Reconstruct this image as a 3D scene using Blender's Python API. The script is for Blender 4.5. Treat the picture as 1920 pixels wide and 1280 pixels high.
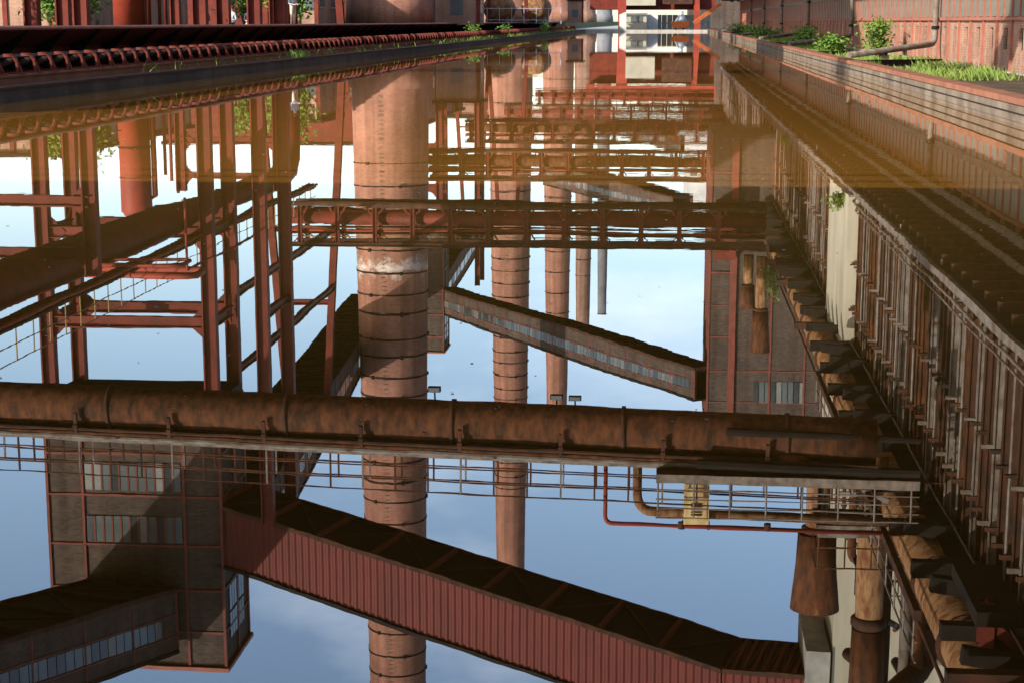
import bpy, math, random
from mathutils import Vector, Matrix
random.seed(7)
rad = math.radians
S = bpy.context.scene
C = S.collection
for o in list(bpy.data.objects): bpy.data.objects.remove(o)

# ---------------------------------------------------------------- camera
cam = bpy.data.cameras.new('camera'); camo = bpy.data.objects.new('camera', cam); C.objects.link(camo)
cam.lens = 60.0; cam.sensor_width = 36.0; cam.clip_start = 0.1; cam.clip_end = 6000
camo.location = (0, 0, 1.6)
camo.rotation_euler = (rad(90 - 10.62), 0, rad(5.264))
S.camera = camo
# ---------------------------------------------------------------- light
SUN_EL, SUN_LEFT = 25.5, 45.0          # sun behind the camera, to the left
sd = Vector((-math.sin(rad(SUN_LEFT)) * math.cos(rad(SUN_EL)), -math.cos(rad(SUN_LEFT)) * math.cos(rad(SUN_EL)), math.sin(rad(SUN_EL))))
W = bpy.data.worlds.new('World'); S.world = W; W.use_nodes = True
nt = W.node_tree; nt.nodes.clear()
out = nt.nodes.new('ShaderNodeOutputWorld'); bg = nt.nodes.new('ShaderNodeBackground')
sky = nt.nodes.new('ShaderNodeTexSky'); sky.sky_type = 'NISHITA'; sky.sun_disc = False
sky.sun_elevation = rad(SUN_EL); sky.sun_rotation = math.atan2(sd.x, sd.y)
sky.air_density = 1.0; sky.dust_density = 1.2; sky.ozone_density = 1.0; sky.altitude = 50
# thin fair-weather cloud veils
tc = nt.nodes.new('ShaderNodeTexCoord'); mp = nt.nodes.new('ShaderNodeMapping'); mp.inputs['Scale'].default_value = (1, 1, 2.6)
nz = nt.nodes.new('ShaderNodeTexNoise'); nz.inputs['Scale'].default_value = 3.2; nz.inputs['Detail'].default_value = 7; nz.inputs['Roughness'].default_value = .55
cr = nt.nodes.new('ShaderNodeValToRGB'); cr.color_ramp.elements[0].position = .54; cr.color_ramp.elements[1].position = .78
cr.color_ramp.elements[1].color = (.42, .42, .42, 1)
mx = nt.nodes.new('ShaderNodeMixRGB'); mx.inputs[2].default_value = (8.6, 9.2, 10.0, 1)
L = nt.links.new
L(tc.outputs['Generated'], mp.inputs['Vector']); L(mp.outputs[0], nz.inputs['Vector']); L(nz.outputs['Fac'], cr.inputs[0])
L(cr.outputs[0], mx.inputs[0]); L(sky.outputs[0], mx.inputs[1]); L(mx.outputs[0], bg.inputs[0]); L(bg.outputs[0], out.inputs[0])
bg.inputs[1].default_value = 0.15
sun = bpy.data.lights.new('sun', 'SUN'); suno = bpy.data.objects.new('sun', sun); C.objects.link(suno)
sun.energy = 3.4; sun.angle = rad(.55); sun.color = (1, .93, .82)
suno.rotation_euler = sd.to_track_quat('Z', 'Y').to_euler(); suno.location = sd * 300
S.view_settings.view_transform = 'Standard'; S.view_settings.look = 'None'; S.view_settings.gamma = 1
S.view_settings.use_curve_mapping = False
S.view_settings.exposure = 1.33

# ---------------------------------------------------------------- materials
def mat(name, col, rough=.75, col2=None, scale=1.5, metal=0., bump=0., streak=False, detail=6, lo=.38, hi=.66, third=None):
    m = bpy.data.materials.new(name); m.use_nodes = True
    n = m.node_tree.nodes; l = m.node_tree.links.new
    b = n['Principled BSDF']; b.inputs['Roughness'].default_value = rough; b.inputs['Specular IOR Level'].default_value = .5 if rough < .5 else .12; b.inputs['Metallic'].default_value = metal
    b.inputs['Base Color'].default_value = (*col, 1)
    if col2 is not None:
        t = n.new('ShaderNodeTexCoord'); p = n.new('ShaderNodeMapping')
        p.inputs['Scale'].default_value = (scale, scale, scale * (.3 if streak else 1))
        z = n.new('ShaderNodeTexNoise'); z.inputs['Scale'].default_value = 1; z.inputs['Detail'].default_value = detail; z.inputs['Roughness'].default_value = .62
        r = n.new('ShaderNodeValToRGB'); e = r.color_ramp.elements
        e[0].position = lo; e[0].color = (*col, 1); e[1].position = hi; e[1].color = (*col2, 1)
        if third is not None:
            k = e.new(min(.95, hi + .1)); k.color = (*third, 1)
        l(t.outputs['Object'], p.inputs['Vector']); l(p.outputs[0], z.inputs['Vector']); l(z.outputs['Fac'], r.inputs[0]); l(r.outputs[0], b.inputs['Base Color'])
        if bump:
            u = n.new('ShaderNodeBump'); u.inputs['Strength'].default_value = bump; u.inputs['Distance'].default_value = .03
            l(z.outputs['Fac'], u.inputs['Height']); l(u.outputs[0], b.inputs['Normal'])
    return m

def brickmat(name, c1, c2, mortar, patch=None, axis='xz', round_=False):
    m = bpy.data.materials.new(name); m.use_nodes = True
    n = m.node_tree.nodes; l = m.node_tree.links.new; b = n['Principled BSDF']; b.inputs['Roughness'].default_value = .85; b.inputs['Specular IOR Level'].default_value = .15
    t = n.new('ShaderNodeTexCoord'); sx = n.new('ShaderNodeSeparateXYZ'); cx = n.new('ShaderNodeCombineXYZ')
    l(t.outputs['Object'], sx.inputs[0])
    if round_:
        a = n.new('ShaderNodeMath'); a.operation = 'ARCTAN2'; l(sx.outputs[0], a.inputs[0]); l(sx.outputs[1], a.inputs[1])
        q = n.new('ShaderNodeMath'); q.operation = 'MULTIPLY'; q.inputs[1].default_value = 2.6; l(a.outputs[0], q.inputs[0]); l(q.outputs[0], cx.inputs[0])
    else:
        a = n.new('ShaderNodeMath'); a.operation = 'ADD'; l(sx.outputs[0], a.inputs[0]); l(sx.outputs[1], a.inputs[1]); l(a.outputs[0], cx.inputs[0])
    l(sx.outputs[2], cx.inputs[1])
    k = n.new('ShaderNodeTexBrick'); k.inputs['Scale'].default_value = 1
    k.inputs['Brick Width'].default_value = .26; k.inputs['Row Height'].default_value = .083; k.inputs['Mortar Size'].default_value = .009
    k.inputs['Color1'].default_value = (*c1, 1); k.inputs['Color2'].default_value = (*c2, 1); k.inputs['Mortar'].default_value = (*mortar, 1)
    l(cx.outputs[0], k.inputs['Vector'])
    z = n.new('ShaderNodeTexNoise'); z.inputs['Scale'].default_value = .35; z.inputs['Detail'].default_value = 8; z.inputs['Roughness'].default_value = .65
    l(t.outputs['Object'], z.inputs['Vector'])
    r = n.new('ShaderNodeValToRGB'); r.color_ramp.elements[0].position = .3; r.color_ramp.elements[0].color = (.62, .6, .6, 1); r.color_ramp.elements[1].position = .7; r.color_ramp.elements[1].color = (1.1, 1.06, 1.02, 1)
    l(z.outputs['Fac'], r.inputs[0])
    mm = n.new('ShaderNodeMixRGB'); mm.blend_type = 'MULTIPLY'; mm.inputs[0].default_value = 1
    l(k.outputs['Color'], mm.inputs[1]); l(r.outputs[0], mm.inputs[2])
    zs = n.new('ShaderNodeTexNoise'); zs.inputs['Scale'].default_value = 1.0; zs.inputs['Detail'].default_value = 6
    ms = n.new('ShaderNodeMapping'); ms.inputs['Scale'].default_value = (1.4, 1.4, .05); l(t.outputs['Object'], ms.inputs['Vector']); l(ms.outputs[0], zs.inputs['Vector'])
    rs = n.new('ShaderNodeValToRGB'); rs.color_ramp.elements[0].position = .32; rs.color_ramp.elements[0].color = (.68, .66, .65, 1); rs.color_ramp.elements[1].position = .6; rs.color_ramp.elements[1].color = (1.04, 1.03, 1.02, 1)
    l(zs.outputs['Fac'], rs.inputs[0])
    m3 = n.new('ShaderNodeMixRGB'); m3.blend_type = 'MULTIPLY'; m3.inputs[0].default_value = 1; l(mm.outputs[0], m3.inputs[1]); l(rs.outputs[0], m3.inputs[2])
    last = m3.outputs[0]
    if patch:                                   # lime bloom washed out of the joints at a given height
        z0, hw, col = patch
        g = n.new('ShaderNodeMath'); g.operation = 'SUBTRACT'; g.inputs[1].default_value = z0; l(sx.outputs[2], g.inputs[0])
        g2 = n.new('ShaderNodeMath'); g2.operation = 'ABSOLUTE'; l(g.outputs[0], g2.inputs[0])
        g3 = n.new('ShaderNodeMapRange'); g3.inputs[1].default_value = 0; g3.inputs[2].default_value = hw; g3.inputs[3].default_value = .35; g3.inputs[4].default_value = -.25
        l(g2.outputs[0], g3.inputs[0])
        z2 = n.new('ShaderNodeTexNoise'); z2.inputs['Scale'].default_value = .8; z2.inputs['Detail'].default_value = 9; z2.inputs['Roughness'].default_value = .75
        l(t.outputs['Object'], z2.inputs['Vector'])
        ad = n.new('ShaderNodeMath'); ad.operation = 'ADD'; l(z2.outputs['Fac'], ad.inputs[0]); l(g3.outputs[0], ad.inputs[1])
        rr = n.new('ShaderNodeValToRGB'); rr.color_ramp.elements[0].position = .68; rr.color_ramp.elements[1].position = .9; l(ad.outputs[0], rr.inputs[0])
        m2 = n.new('ShaderNodeMixRGB'); m2.inputs[2].default_value = (*col, 1); l(rr.outputs[0], m2.inputs[0]); l(last, m2.inputs[1]); last = m2.outputs[0]
    l(last, b.inputs['Base Color'])
    return m

M = {}
M['red'] = mat('red oxide paint', (.15, .028, .017), .55, (.085, .02, .014), 1.2, third=(.19, .05, .028))
M['redbright'] = mat('bright red paint', (.27, .045, .026), .55, (.18, .035, .024), .8)  # brighter red paint of the machine, vessel and small pipes
M['redwall'] = mat('red steel frame', (.33, .13, .09), .6, (.26, .09, .065), 1.5)
M['trim'] = mat('dark red steel trim', (.19, .055, .04), .6, (.13, .04, .03), 1.5)
M['cladding'] = mat('corrugated red cladding', (.15, .032, .024), .55, (.10, .025, .020), 1.1, streak=True, lo=.3, hi=.7)
M['rust'] = mat('streaked rust', (.028, .015, .010), .8, (.14, .05, .02), 5.0, streak=True, detail=12, lo=.34, hi=.68, third=(.30, .18, .085), bump=.2)
M['rustdark'] = mat('dark rust', (.035, .020, .015), .85, (.085, .035, .02), 2, bump=.2)
M['rustbright'] = mat('orange rust', (.13, .048, .02), .8, (.27, .155, .07), 5.0, detail=12, streak=True, lo=.4, hi=.6, third=(.16, .05, .02))
M['dark'] = mat('tarred steel', (.009, .008, .007), .75, (.02, .014, .01), 1.5)
M['black'] = mat('rubber belt', (.012, .011, .010), .7, (.022, .019, .016), 3)
M['greysteel'] = mat('weathered grey steel', (.20, .18, .155), .65, (.10, .06, .04), 2.2)
M['galv'] = mat('galvanised sheet', (.42, .45, .50), .45, (.33, .35, .38), 1.2, metal=.3)
M['timber'] = mat('weathered timber', (.22, .18, .145), .9, (.11, .085, .065), 4, streak=False)
M['yellow'] = mat('faded yellow paint', (.34, .25, .08), .6, (.18, .11, .05), 3)
M['cream'] = mat('cream concrete', (.42, .385, .29), .85, (.30, .265, .195), .7, streak=True)
M['cabinet'] = mat('rust-stained yellow cabinet', (.55, .42, .19), .6, (.26, .11, .04), 3, streak=True, lo=.45, hi=.7)
M['concrete'] = mat('grey concrete', (.36, .34, .30), .9, (.24, .225, .2), 1.4, bump=.2)
M['slate'] = mat('sooty grey concrete', (.15, .155, .165), .9, (.10, .105, .115), .3)
M['soil'] = mat('dark soil', (.055, .04, .028), .95, (.11, .085, .05), 1.2, bump=.5)
M['turf'] = mat('weedy turf', (.055, .075, .022), .95, (.12, .11, .06), .8, bump=.5)
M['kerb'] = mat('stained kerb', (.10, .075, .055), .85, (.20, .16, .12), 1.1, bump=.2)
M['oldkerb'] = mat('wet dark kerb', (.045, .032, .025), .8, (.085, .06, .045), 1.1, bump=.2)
M['kerbcap'] = mat('rusty kerb cap', (.25, .11, .065), .85, (.17, .07, .045), 1.3)
M['glass'] = mat('wired glass', (.07, .085, .085), .2, (.11, .125, .125), .7)
M['profile'] = mat('profiled glass', (.20, .19, .15), .4, (.13, .125, .105), 1.2)
M['white'] = mat('white sheet', (.50, .50, .48), .7, (.38, .38, .37), .5)
M['creamsheet'] = mat('cream sheet', (.36, .33, .25), .6, (.28, .26, .2), .5)
M['orange'] = mat('orange paint', (.42, .11, .03), .55, (.3, .085, .03), 2)
M['stone'] = mat('rubble stone', (.36, .31, .25), .9, (.24, .2, .16), 2, bump=.5)
M['skin'] = mat('skin', (.55, .32, .23), .6)
M['shirt'] = mat('grey shirt', (.40, .43, .46), .85); M['beige'] = mat('beige shorts', (.52, .43, .31), .85)
M['navy'] = mat('dark cloth', (.05, .055, .08), .9); M['hair'] = mat('brown hair', (.09, .05, .025), .8); M['blond'] = mat('fair hair', (.42, .28, .12), .8)
M['leaf'] = mat('leaf', (.075, .15, .022), .6, (.13, .21, .035), 1.4); M['grass'] = mat('grass', (.12, .19, .035), .7, (.2, .24, .06), .9)
M['bark'] = mat('bark', (.09, .06, .04), .9, (.05, .035, .025), 5)
M['chim'] = brickmat('chimney brick', (.36, .165, .112), (.28, .122, .085), (.27, .175, .13), round_=True)
M['chim1'] = brickmat('weathered chimney brick', (.36, .165, .112), (.28, .122, .085), (.27, .175, .13), patch=(15.6, 2.6, (.62, .55, .48)), round_=True)
M['chimdull'] = brickmat('sooty chimney brick', (.27, .15, .11), (.20, .115, .09), (.22, .16, .13), round_=True)
M['dbrick'] = brickmat('dark clinker brick', (.115, .085, .066), (.065, .050, .042), (.075, .062, .052))
M['brick'] = brickmat('red brick', (.40, .23, .165), (.31, .16, .115), (.33, .27, .22))
M['water'] = None

def water_mat():
    m = bpy.data.materials.new('still brown water'); m.use_nodes = True
    n = m.node_tree.nodes; l = m.node_tree.links.new; n.clear()
    o = n.new('ShaderNodeOutputMaterial'); mix = n.new('ShaderNodeMixShader'); g = n.new('ShaderNodeBsdfGlossy'); d = n.new('ShaderNodeBsdfDiffuse')
    g.inputs['Roughness'].default_value = 0.0; g.inputs['Color'].default_value = (1, 1, 1, 1)
    d.inputs['Color'].default_value = (.215, .094, .012, 1)
    fr = n.new('ShaderNodeFresnel'); fr.inputs['IOR'].default_value = 2.7
    t = n.new('ShaderNodeTexCoord')
    def noise(scale, det, xs=1., ys=1.):
        p = n.new('ShaderNodeMapping'); p.inputs['Scale'].default_value = (xs, ys, 1)
        z = n.new('ShaderNodeTexNoise'); z.inputs['Scale'].default_value = scale; z.inputs['Detail'].default_value = det
        l(t.outputs['Object'], p.inputs['Vector']); l(p.outputs[0], z.inputs['Vector']); return z
    small = noise(5.0, 2, .7, 1.); big = noise(.5, 1.5)
    patch = noise(.06, 2, 1.6, 1.)
    pr = n.new('ShaderNodeMapRange'); pr.inputs[1].default_value = .5; pr.inputs[2].default_value = .68; pr.inputs[3].default_value = .03; pr.inputs[4].default_value = .32
    l(patch.outputs['Fac'], pr.inputs[0])
    sy = n.new('ShaderNodeSeparateXYZ'); l(t.outputs['Object'], sy.inputs[0])
    wob = n.new('ShaderNodeMath'); wob.operation = 'MULTIPLY_ADD'; wob.inputs[1].default_value = 40; l(patch.outputs['Fac'], wob.inputs[0]); l(sy.outputs[1], wob.inputs[2])
    band = n.new('ShaderNodeValToRGB'); bm = n.new('ShaderNodeMapRange'); bm.inputs[1].default_value = 30; bm.inputs[2].default_value = 110; l(wob.outputs[0], bm.inputs[0]); l(bm.outputs[0], band.inputs[0])
    e = band.color_ramp.elements; e[0].position = 0; e[0].color = (0, 0, 0, 1); e[1].position = .22; e[1].color = (.05, .05, .05, 1)
    k = e.new(.4); k.color = (.05, .05, .05, 1); k = e.new(.62); k.color = (.02, .02, .02, 1)
    ad = n.new('ShaderNodeMath'); ad.operation = 'ADD'; l(pr.outputs[0], ad.inputs[0]); l(band.outputs[0], ad.inputs[1]); pr = ad
    mu = n.new('ShaderNodeMath'); mu.operation = 'MULTIPLY'; l(small.outputs['Fac'], mu.inputs[0]); l(pr.outputs[0], mu.inputs[1])
    b1 = n.new('ShaderNodeBump'); b1.inputs['Strength'].default_value = 1; b1.inputs['Distance'].default_value = .0014; l(mu.outputs[0], b1.inputs['Height'])
    b2 = n.new('ShaderNodeBump'); b2.inputs['Strength'].default_value = 1; b2.inputs['Distance'].default_value = .0012; l(big.outputs['Fac'], b2.inputs['Height']); l(b1.outputs[0], b2.inputs['Normal'])
    l(b2.outputs[0], g.inputs['Normal'])
    l(fr.outputs[0], mix.inputs[0]); l(d.outputs[0], mix.inputs[1]); l(g.outputs[0], mix.inputs[2]); l(mix.outputs[0], o.inputs[0])
    return m
M['water'] = water_mat()

# ---------------------------------------------------------------- mesh builder
class MB:
    def __init__(s): s.v = []; s.f = []
    def add(s, vs, fs):
        k = len(s.v); s.v += [tuple(v) for v in vs]; s.f += [tuple(i + k for i in f) for f in fs]; return s
    def box(s, x0, x1, y0, y1, z0, z1):
        return s.add([(x0,y0,z0),(x1,y0,z0),(x1,y1,z0),(x0,y1,z0),(x0,y0,z1),(x1,y0,z1),(x1,y1,z1),(x0,y1,z1)],
                     [(0,3,2,1),(4,5,6,7),(0,1,5,4),(1,2,6,5),(2,3,7,6),(3,0,4,7)])
    def frame(s, p, q, up=(0,0,1)):
        p = Vector(p); q = Vector(q); a = (q - p).normalized(); u = Vector(up)
        if abs(a.dot(u)) > .98: u = Vector((0, 1, 0))
        r = a.cross(u).normalized(); u = r.cross(a).normalized(); return p, q, r, u
    def beam(s, p, q, w, h, up=(0,0,1)):
        p, q, r, u = s.frame(p, q, up); c = [(-w/2,-h/2),(w/2,-h/2),(w/2,h/2),(-w/2,h/2)]
        vs = [p + r*a + u*b for a, b in c] + [q + r*a + u*b for a, b in c]
        return s.add(vs, [(0,1,2,3),(7,6,5,4),(0,4,5,1),(1,5,6,2),(2,6,7,3),(3,7,4,0)])
    def hbeam(s, p, q, w, h, t=.05, up=(0,0,1)):      # rolled steel section: two flanges and a web
        p, q, r, u = s.frame(p, q, up)
        for k in (-1, 1): s.beam(p + u*k*(h/2 - t/2), q + u*k*(h/2 - t/2), w, t, u)
        return s.beam(p, q, t, h - 2*t, u)
    def tube(s, pts, rr, seg=10, cap=True):
        pts = [Vector(p) for p in pts]; n = len(pts); k = len(s.v); ref = None
        for i, p in enumerate(pts):
            a = (pts[min(i+1, n-1)] - pts[max(i-1, 0)]).normalized()
            if ref is None: ref = Vector((0,0,1)) if abs(a.z) < .9 else Vector((1,0,0))
            r = a.cross(ref).normalized(); u = r.cross(a).normalized(); ref = u
            R = rr[i] if isinstance(rr, (list, tuple)) else rr
            for j in range(seg):
                t = 2*math.pi*j/seg; s.v.append(tuple(p + r*R*math.cos(t) + u*R*math.sin(t)))
        for i in range(n-1):
            for j in range(seg):
                s.f.append((k+i*seg+j, k+i*seg+(j+1) % seg, k+(i+1)*seg+(j+1) % seg, k+(i+1)*seg+j))
        if cap: s.f.append(tuple(k+j for j in range(seg))[::-1]); s.f.append(tuple(k+(n-1)*seg+j for j in range(seg)))
        return s
    def lathe(s, prof, cx, cy, seg=24):
        k = len(s.v); n = len(prof)
        for r, z in prof:
            for j in range(seg): t = 2*math.pi*j/seg; s.v.append((cx + r*math.cos(t), cy + r*math.sin(t), z))
        for i in range(n-1):
            for j in range(seg): s.f.append((k+i*seg+j, k+i*seg+(j+1) % seg, k+(i+1)*seg+(j+1) % seg, k+(i+1)*seg+j))
        s.f.append(tuple(k+j for j in range(seg))[::-1]); s.f.append(tuple(k+(n-1)*seg+j for j in range(seg)))
        return s
    def build(s, name, m, parent=None, smooth=False):
        o0 = Vector(parent.get('_o', (0,0,0))) if parent else Vector((0,0,0))
        me = bpy.data.meshes.new(name); me.from_pydata([tuple(Vector(v) - o0) for v in s.v], [], s.f)
        if m: me.materials.append(M[m] if isinstance(m, str) else m)
        if smooth:
            for p in me.polygons: p.use_smooth = len(p.vertices) == 4
        me.update(); o = bpy.data.objects.new(name, me); C.objects.link(o)
        if parent: o.parent = parent; o['_o'] = (0, 0, 0) if False else tuple(o0)
        return o
def tag(o, label, cat, group=None):
    o['label'] = label; o['category'] = cat
    if group: o['group'] = group
    return o
def thing(name, label, cat, loc, group=None):
    o = bpy.data.objects.new(name, None); C.objects.link(o); o.location = loc; o['_o'] = tuple(loc); o.empty_display_size = .3
    return tag(o, label, cat, group)
def struct(o): o['kind'] = 'structure'; return o
def stuff(o): o['kind'] = 'stuff'; return o
def copy_at(o, d, parent=None):                # a copy of one part, moved by d, sharing the mesh
    c = o.copy(); C.objects.link(c); c.parent = parent or o.parent; c.location = Vector(o.location) + Vector(d)
    return c
def copy_tree(o, d, parent=None):
    c = o.copy(); C.objects.link(c); c.parent = parent; c.location = Vector(o.location) + Vector(d)
    for ch in [k for k in bpy.data.objects if k.parent == o]: copy_tree(ch, (0, 0, 0), c)
    return c
def bend(p, q, r, rad_=.5, n=6):                # rounded corner points p -> q -> r
    p, q, r = Vector(p), Vector(q), Vector(r); a = q + (p-q).normalized()*rad_; b = q + (r-q).normalized()*rad_
    return [a*(1-t)**2 + q*2*t*(1-t) + b*t*t for t in [i/n for i in range(n+1)]]

# ================================================================ SETTING
XL, XR, YE = -13.2, 5.38, 265.0
struct(MB().box(-2500, 2500, -600, 3000, -1.2, -.5).build('ground', 'soil'))
struct(MB().add([(XL,-12,0),(XR,-12,0),(XR,YE,0),(XL,YE,0)], [(0,1,2,3)]).build('water', 'water'))
struct(MB().box(-400, -18.3, -60, 900, -.5, 1.32).build('raised_bank', 'turf'))
struct(MB().box(-18.3, -13.5, -12, YE, -.5, .14).build('conveyor_bed', 'soil'))
struct(MB().box(5.62, 60, -12, 900, -.5, .06).build('battery_ground', 'soil'))
struct(MB().box(-18.3, 5.62, YE + .5, 900, -.5, .22).build('concrete_apron', 'concrete'))
struct(MB().box(-18.3, 5.62, YE, YE + .5, -.5, .30).build('end_kerb', 'concrete'))
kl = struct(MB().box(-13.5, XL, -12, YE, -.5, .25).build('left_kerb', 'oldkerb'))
MB().box(-13.55, XL + .03, -12, YE, .25, .30).build('kerb_cap', 'rustdark', kl)
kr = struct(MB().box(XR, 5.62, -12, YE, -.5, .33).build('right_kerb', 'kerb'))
for i in range(56):
    y = -12 + i*5
    MB().box(XR - .02, XR, y + .015, min(y + 4.985, YE), .06, .31).build('kerb_panel', 'kerb', kr)
MB().tube([(XR - .03, -12, .19), (XR - .03, YE, .19)], .012, 5).build('cable', 'black', kr)
MB().box(XR - .05, 5.7, -12, YE, .33, .43).build('kerb_cap', 'kerbcap', kr)
# wide unseen hall, added behind the viewpoint to shade the near water
hall = thing('brick_hall', 'unseen dark brick hall added across the near end of the basin for its shade', 'building', (-20, -12, 0))
MB().box(-75, 18, -30, -12, -.5, 17).build('wall', 'dbrick', hall)
MB().box(-75.3, 18.3, -30.3, -11.7, 17, 17.4).build('roof', 'dark', hall)
ob = thing('overhead_bridge', 'unseen low dark bridge deck added over the near end of the basin for its shade', 'bridge', (-10, -3, 3.6))  # out-of-view deck added to keep sun and sky off the near water
MB().box(-70, 26, -11.6, 10.4, 4.0, 4.4).build('deck', 'dark', ob)
for y in (-11.4, 10.2): MB().box(-70, 26, y - .15, y + .15, 3.5, 4.0).build('girder', 'rustdark', ob)
for k in range(22): MB().box(-69 + 4.4*k, -68.7 + 4.4*k, -11.2, 10.0, 3.6, 3.98).build('cross_girder', 'rustdark', ob)
for z in (4.9, 5.4): MB().tube([(-70, 10.3, z), (26, 10.3, z)], .03, 6).build('hand_rail', 'rustdark', ob)
for x in (-15.5, 7.5, -40, 20): MB().hbeam((x, -9, 0), (x, -9, 3.6), .5, .6, .07, (1,0,0)).build('leg', 'red', ob)

# ================================================================ LEFT BANK
tw = thing('trough_wall', 'dark red steel trough wall with overhanging lip behind the belt conveyor', 'wall', (-17.8, 20, .1))
MB().box(-18.28, -17.9, 0, 262, .1, .9).build('back_plate', 'red', tw)
MB().add([(-17.9,0,.86),(-16.9,0,1.40),(-16.9,262,1.40),(-17.9,262,.86),(-18.28,0,.9),(-18.28,0,1.40),(-18.28,262,1.40),(-18.28,262,.9)],
         [(0,1,2,3),(1,5,6,2),(0,4,5,1),(3,2,6,7),(4,7,6,5)]).build('sloped_plate', 'red', tw)
MB().tube([(-16.86, 0, 1.42), (-16.86, 262, 1.42)], .055, 8).build('rim_pipe', 'redwall', tw)
rib = MB().add([(-17.9,0,.3),(-16.95,0,1.36),(-17.9,0,1.2),(-17.9,.09,.3),(-16.95,.09,1.36),(-17.9,.09,1.2)], [(0,1,2),(3,5,4),(0,3,4,1),(1,4,5,2),(2,5,3,0)]).build('rib', 'dark', tw)
rib.location.y += 1
for i in range(1, 90): copy_at(rib, (0, 2.9*i, 0))

cv = thing('belt_conveyor', 'long rusty belt conveyor with hoop idlers beside the left kerb', 'conveyor', (-14.6, 20, .14))
MB().box(-14.25, -14.15, 4, 258, .16, .42).box(-14.42, -14.1, 4, 258, .42, .46).build('girder', 'kerbcap', cv)
MB().box(-15.75, -15.65, 4, 258, .16, .42).build('girder', 'rustdark', cv)
MB().add([(-14.5,4,.80),(-14.85,4,.62),(-15.4,4,.62),(-15.75,4,.80)] + [(x, 258, z) for x, z in ((-14.5,.80),(-14.85,.62),(-15.4,.62),(-15.75,.80))] +
         [(-14.5,4,.82),(-14.85,4,.64),(-15.4,4,.64),(-15.75,4,.82)] + [(x, 258, z) for x, z in ((-14.5,.82),(-14.85,.64),(-15.4,.64),(-15.75,.82))],
         [(0,4,5,1),(1,5,6,2),(2,6,7,3),(8,9,13,12),(9,10,14,13),(10,11,15,14),(0,8,12,4),(3,7,15,11)]).build('belt', 'black', cv)
idl = MB()
idl.box(-14.45, -14.1, 0, .30, .46, .50)
for a, b in (((-14.2,.04,.5),(-14.2,.02,.74)), ((-14.2,.02,.74),(-14.3,.05,.87)), ((-14.3,.05,.87),(-14.52,.08,.86)), ((-14.2,.26,.5),(-14.24,.06,.78))): idl.beam(a, b, .05, .07)
idl = idl.build('idler', 'red', cv)
rol = MB().tube([(-14.26,.12,.80),(-14.85,.12,.55)], .075, 10).tube([(-14.9,.12,.54),(-15.35,.12,.54)], .07, 8).build('roller', 'rustdark', idl, True)
idl.location.y += 5
for i in range(1, 240):
    c = copy_at(idl, (0, 1.05*i, 0)); copy_at(rol, (0, 0, 0), c)

# -- chimneys ------------------------------------------------------
def chimney(y, x, top, label, m='chim', k=1.):
    t = thing('brick_chimney', label, 'chimney', (x, y, 1.3), 'row of brick chimneys behind the left bank')
    R = lambda z: (3.0 - .0146*z)*k
    MB().lathe([(3.35*k, 1.3), (3.2*k, 3.2), (R(3.4), 3.4)] + [(R(z), z) for z in [top*i/12 for i in range(1, 12)]] + [(R(top), top), (R(top)*.82, top), (R(top)*.8, top - 2)], x, y, 48).build('shaft', m, t, True)
    MB().lathe([(R(top)*1.0 + .01, top - .5), (R(top) + .16, top - .35), (R(top) + .16, top + .02), (R(top)*.8, top + .04)], x, y, 40).build('crown', 'chim', t, True)
    z = 9.0; i = 0
    while z < top - 2 and z < 62:
        a = .7 + .9*(i % 2)
        b = MB().lathe([(R(z) + .0, z - .06), (R(z) + .045, z - .06), (R(z) + .045, z + .06), (R(z), z + .06)], x, y, 40)
        for q in (0, 2.1, 4.2):
            an = -math.pi/2 + a - 1.2 + q; r = R(z) + .06
            b.beam((x + r*math.cos(an - .04), y + r*math.sin(an - .04), z), (x + r*math.cos(an + .04), y + r*math.sin(an + .04), z), .12, .26)
        b.build('iron_band', 'dark', t)
        z += (1.75 if y < 300 else 3.5)*random.uniform(.85, 1.15); i += 1
    ld = MB(); an = -math.pi/2 - .12 + math.atan2(-x, y)*0
    for j in range(int((min(top, 62) - 4)/.35)):
        zz = 4 + .35*j; r = R(zz) + .13
        ld.beam((x + r*math.cos(an) - .2, y + r*math.sin(an), zz), (x + r*math.cos(an) + .2, y + r*math.sin(an), zz), .035, .035)
    ld.build('climbing_irons', 'greysteel', t)
chimney(130, -21.3, 84, 'nearest wide brick chimney with white bloom, standing behind the brick transfer tower legs', 'chim1')
chimney(227, -21.1, 80, 'second brick chimney of the row, beyond the tanks')
chimney(321, -20.9, 77, 'third brick chimney of the row')
chimney(417, -20.8, 73.5, 'fourth brick chimney, shorter and duller', 'chimdull', .86)
chimney(529, -20.4, 89, 'farthest slim grey chimney', 'slate', .78)

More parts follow.
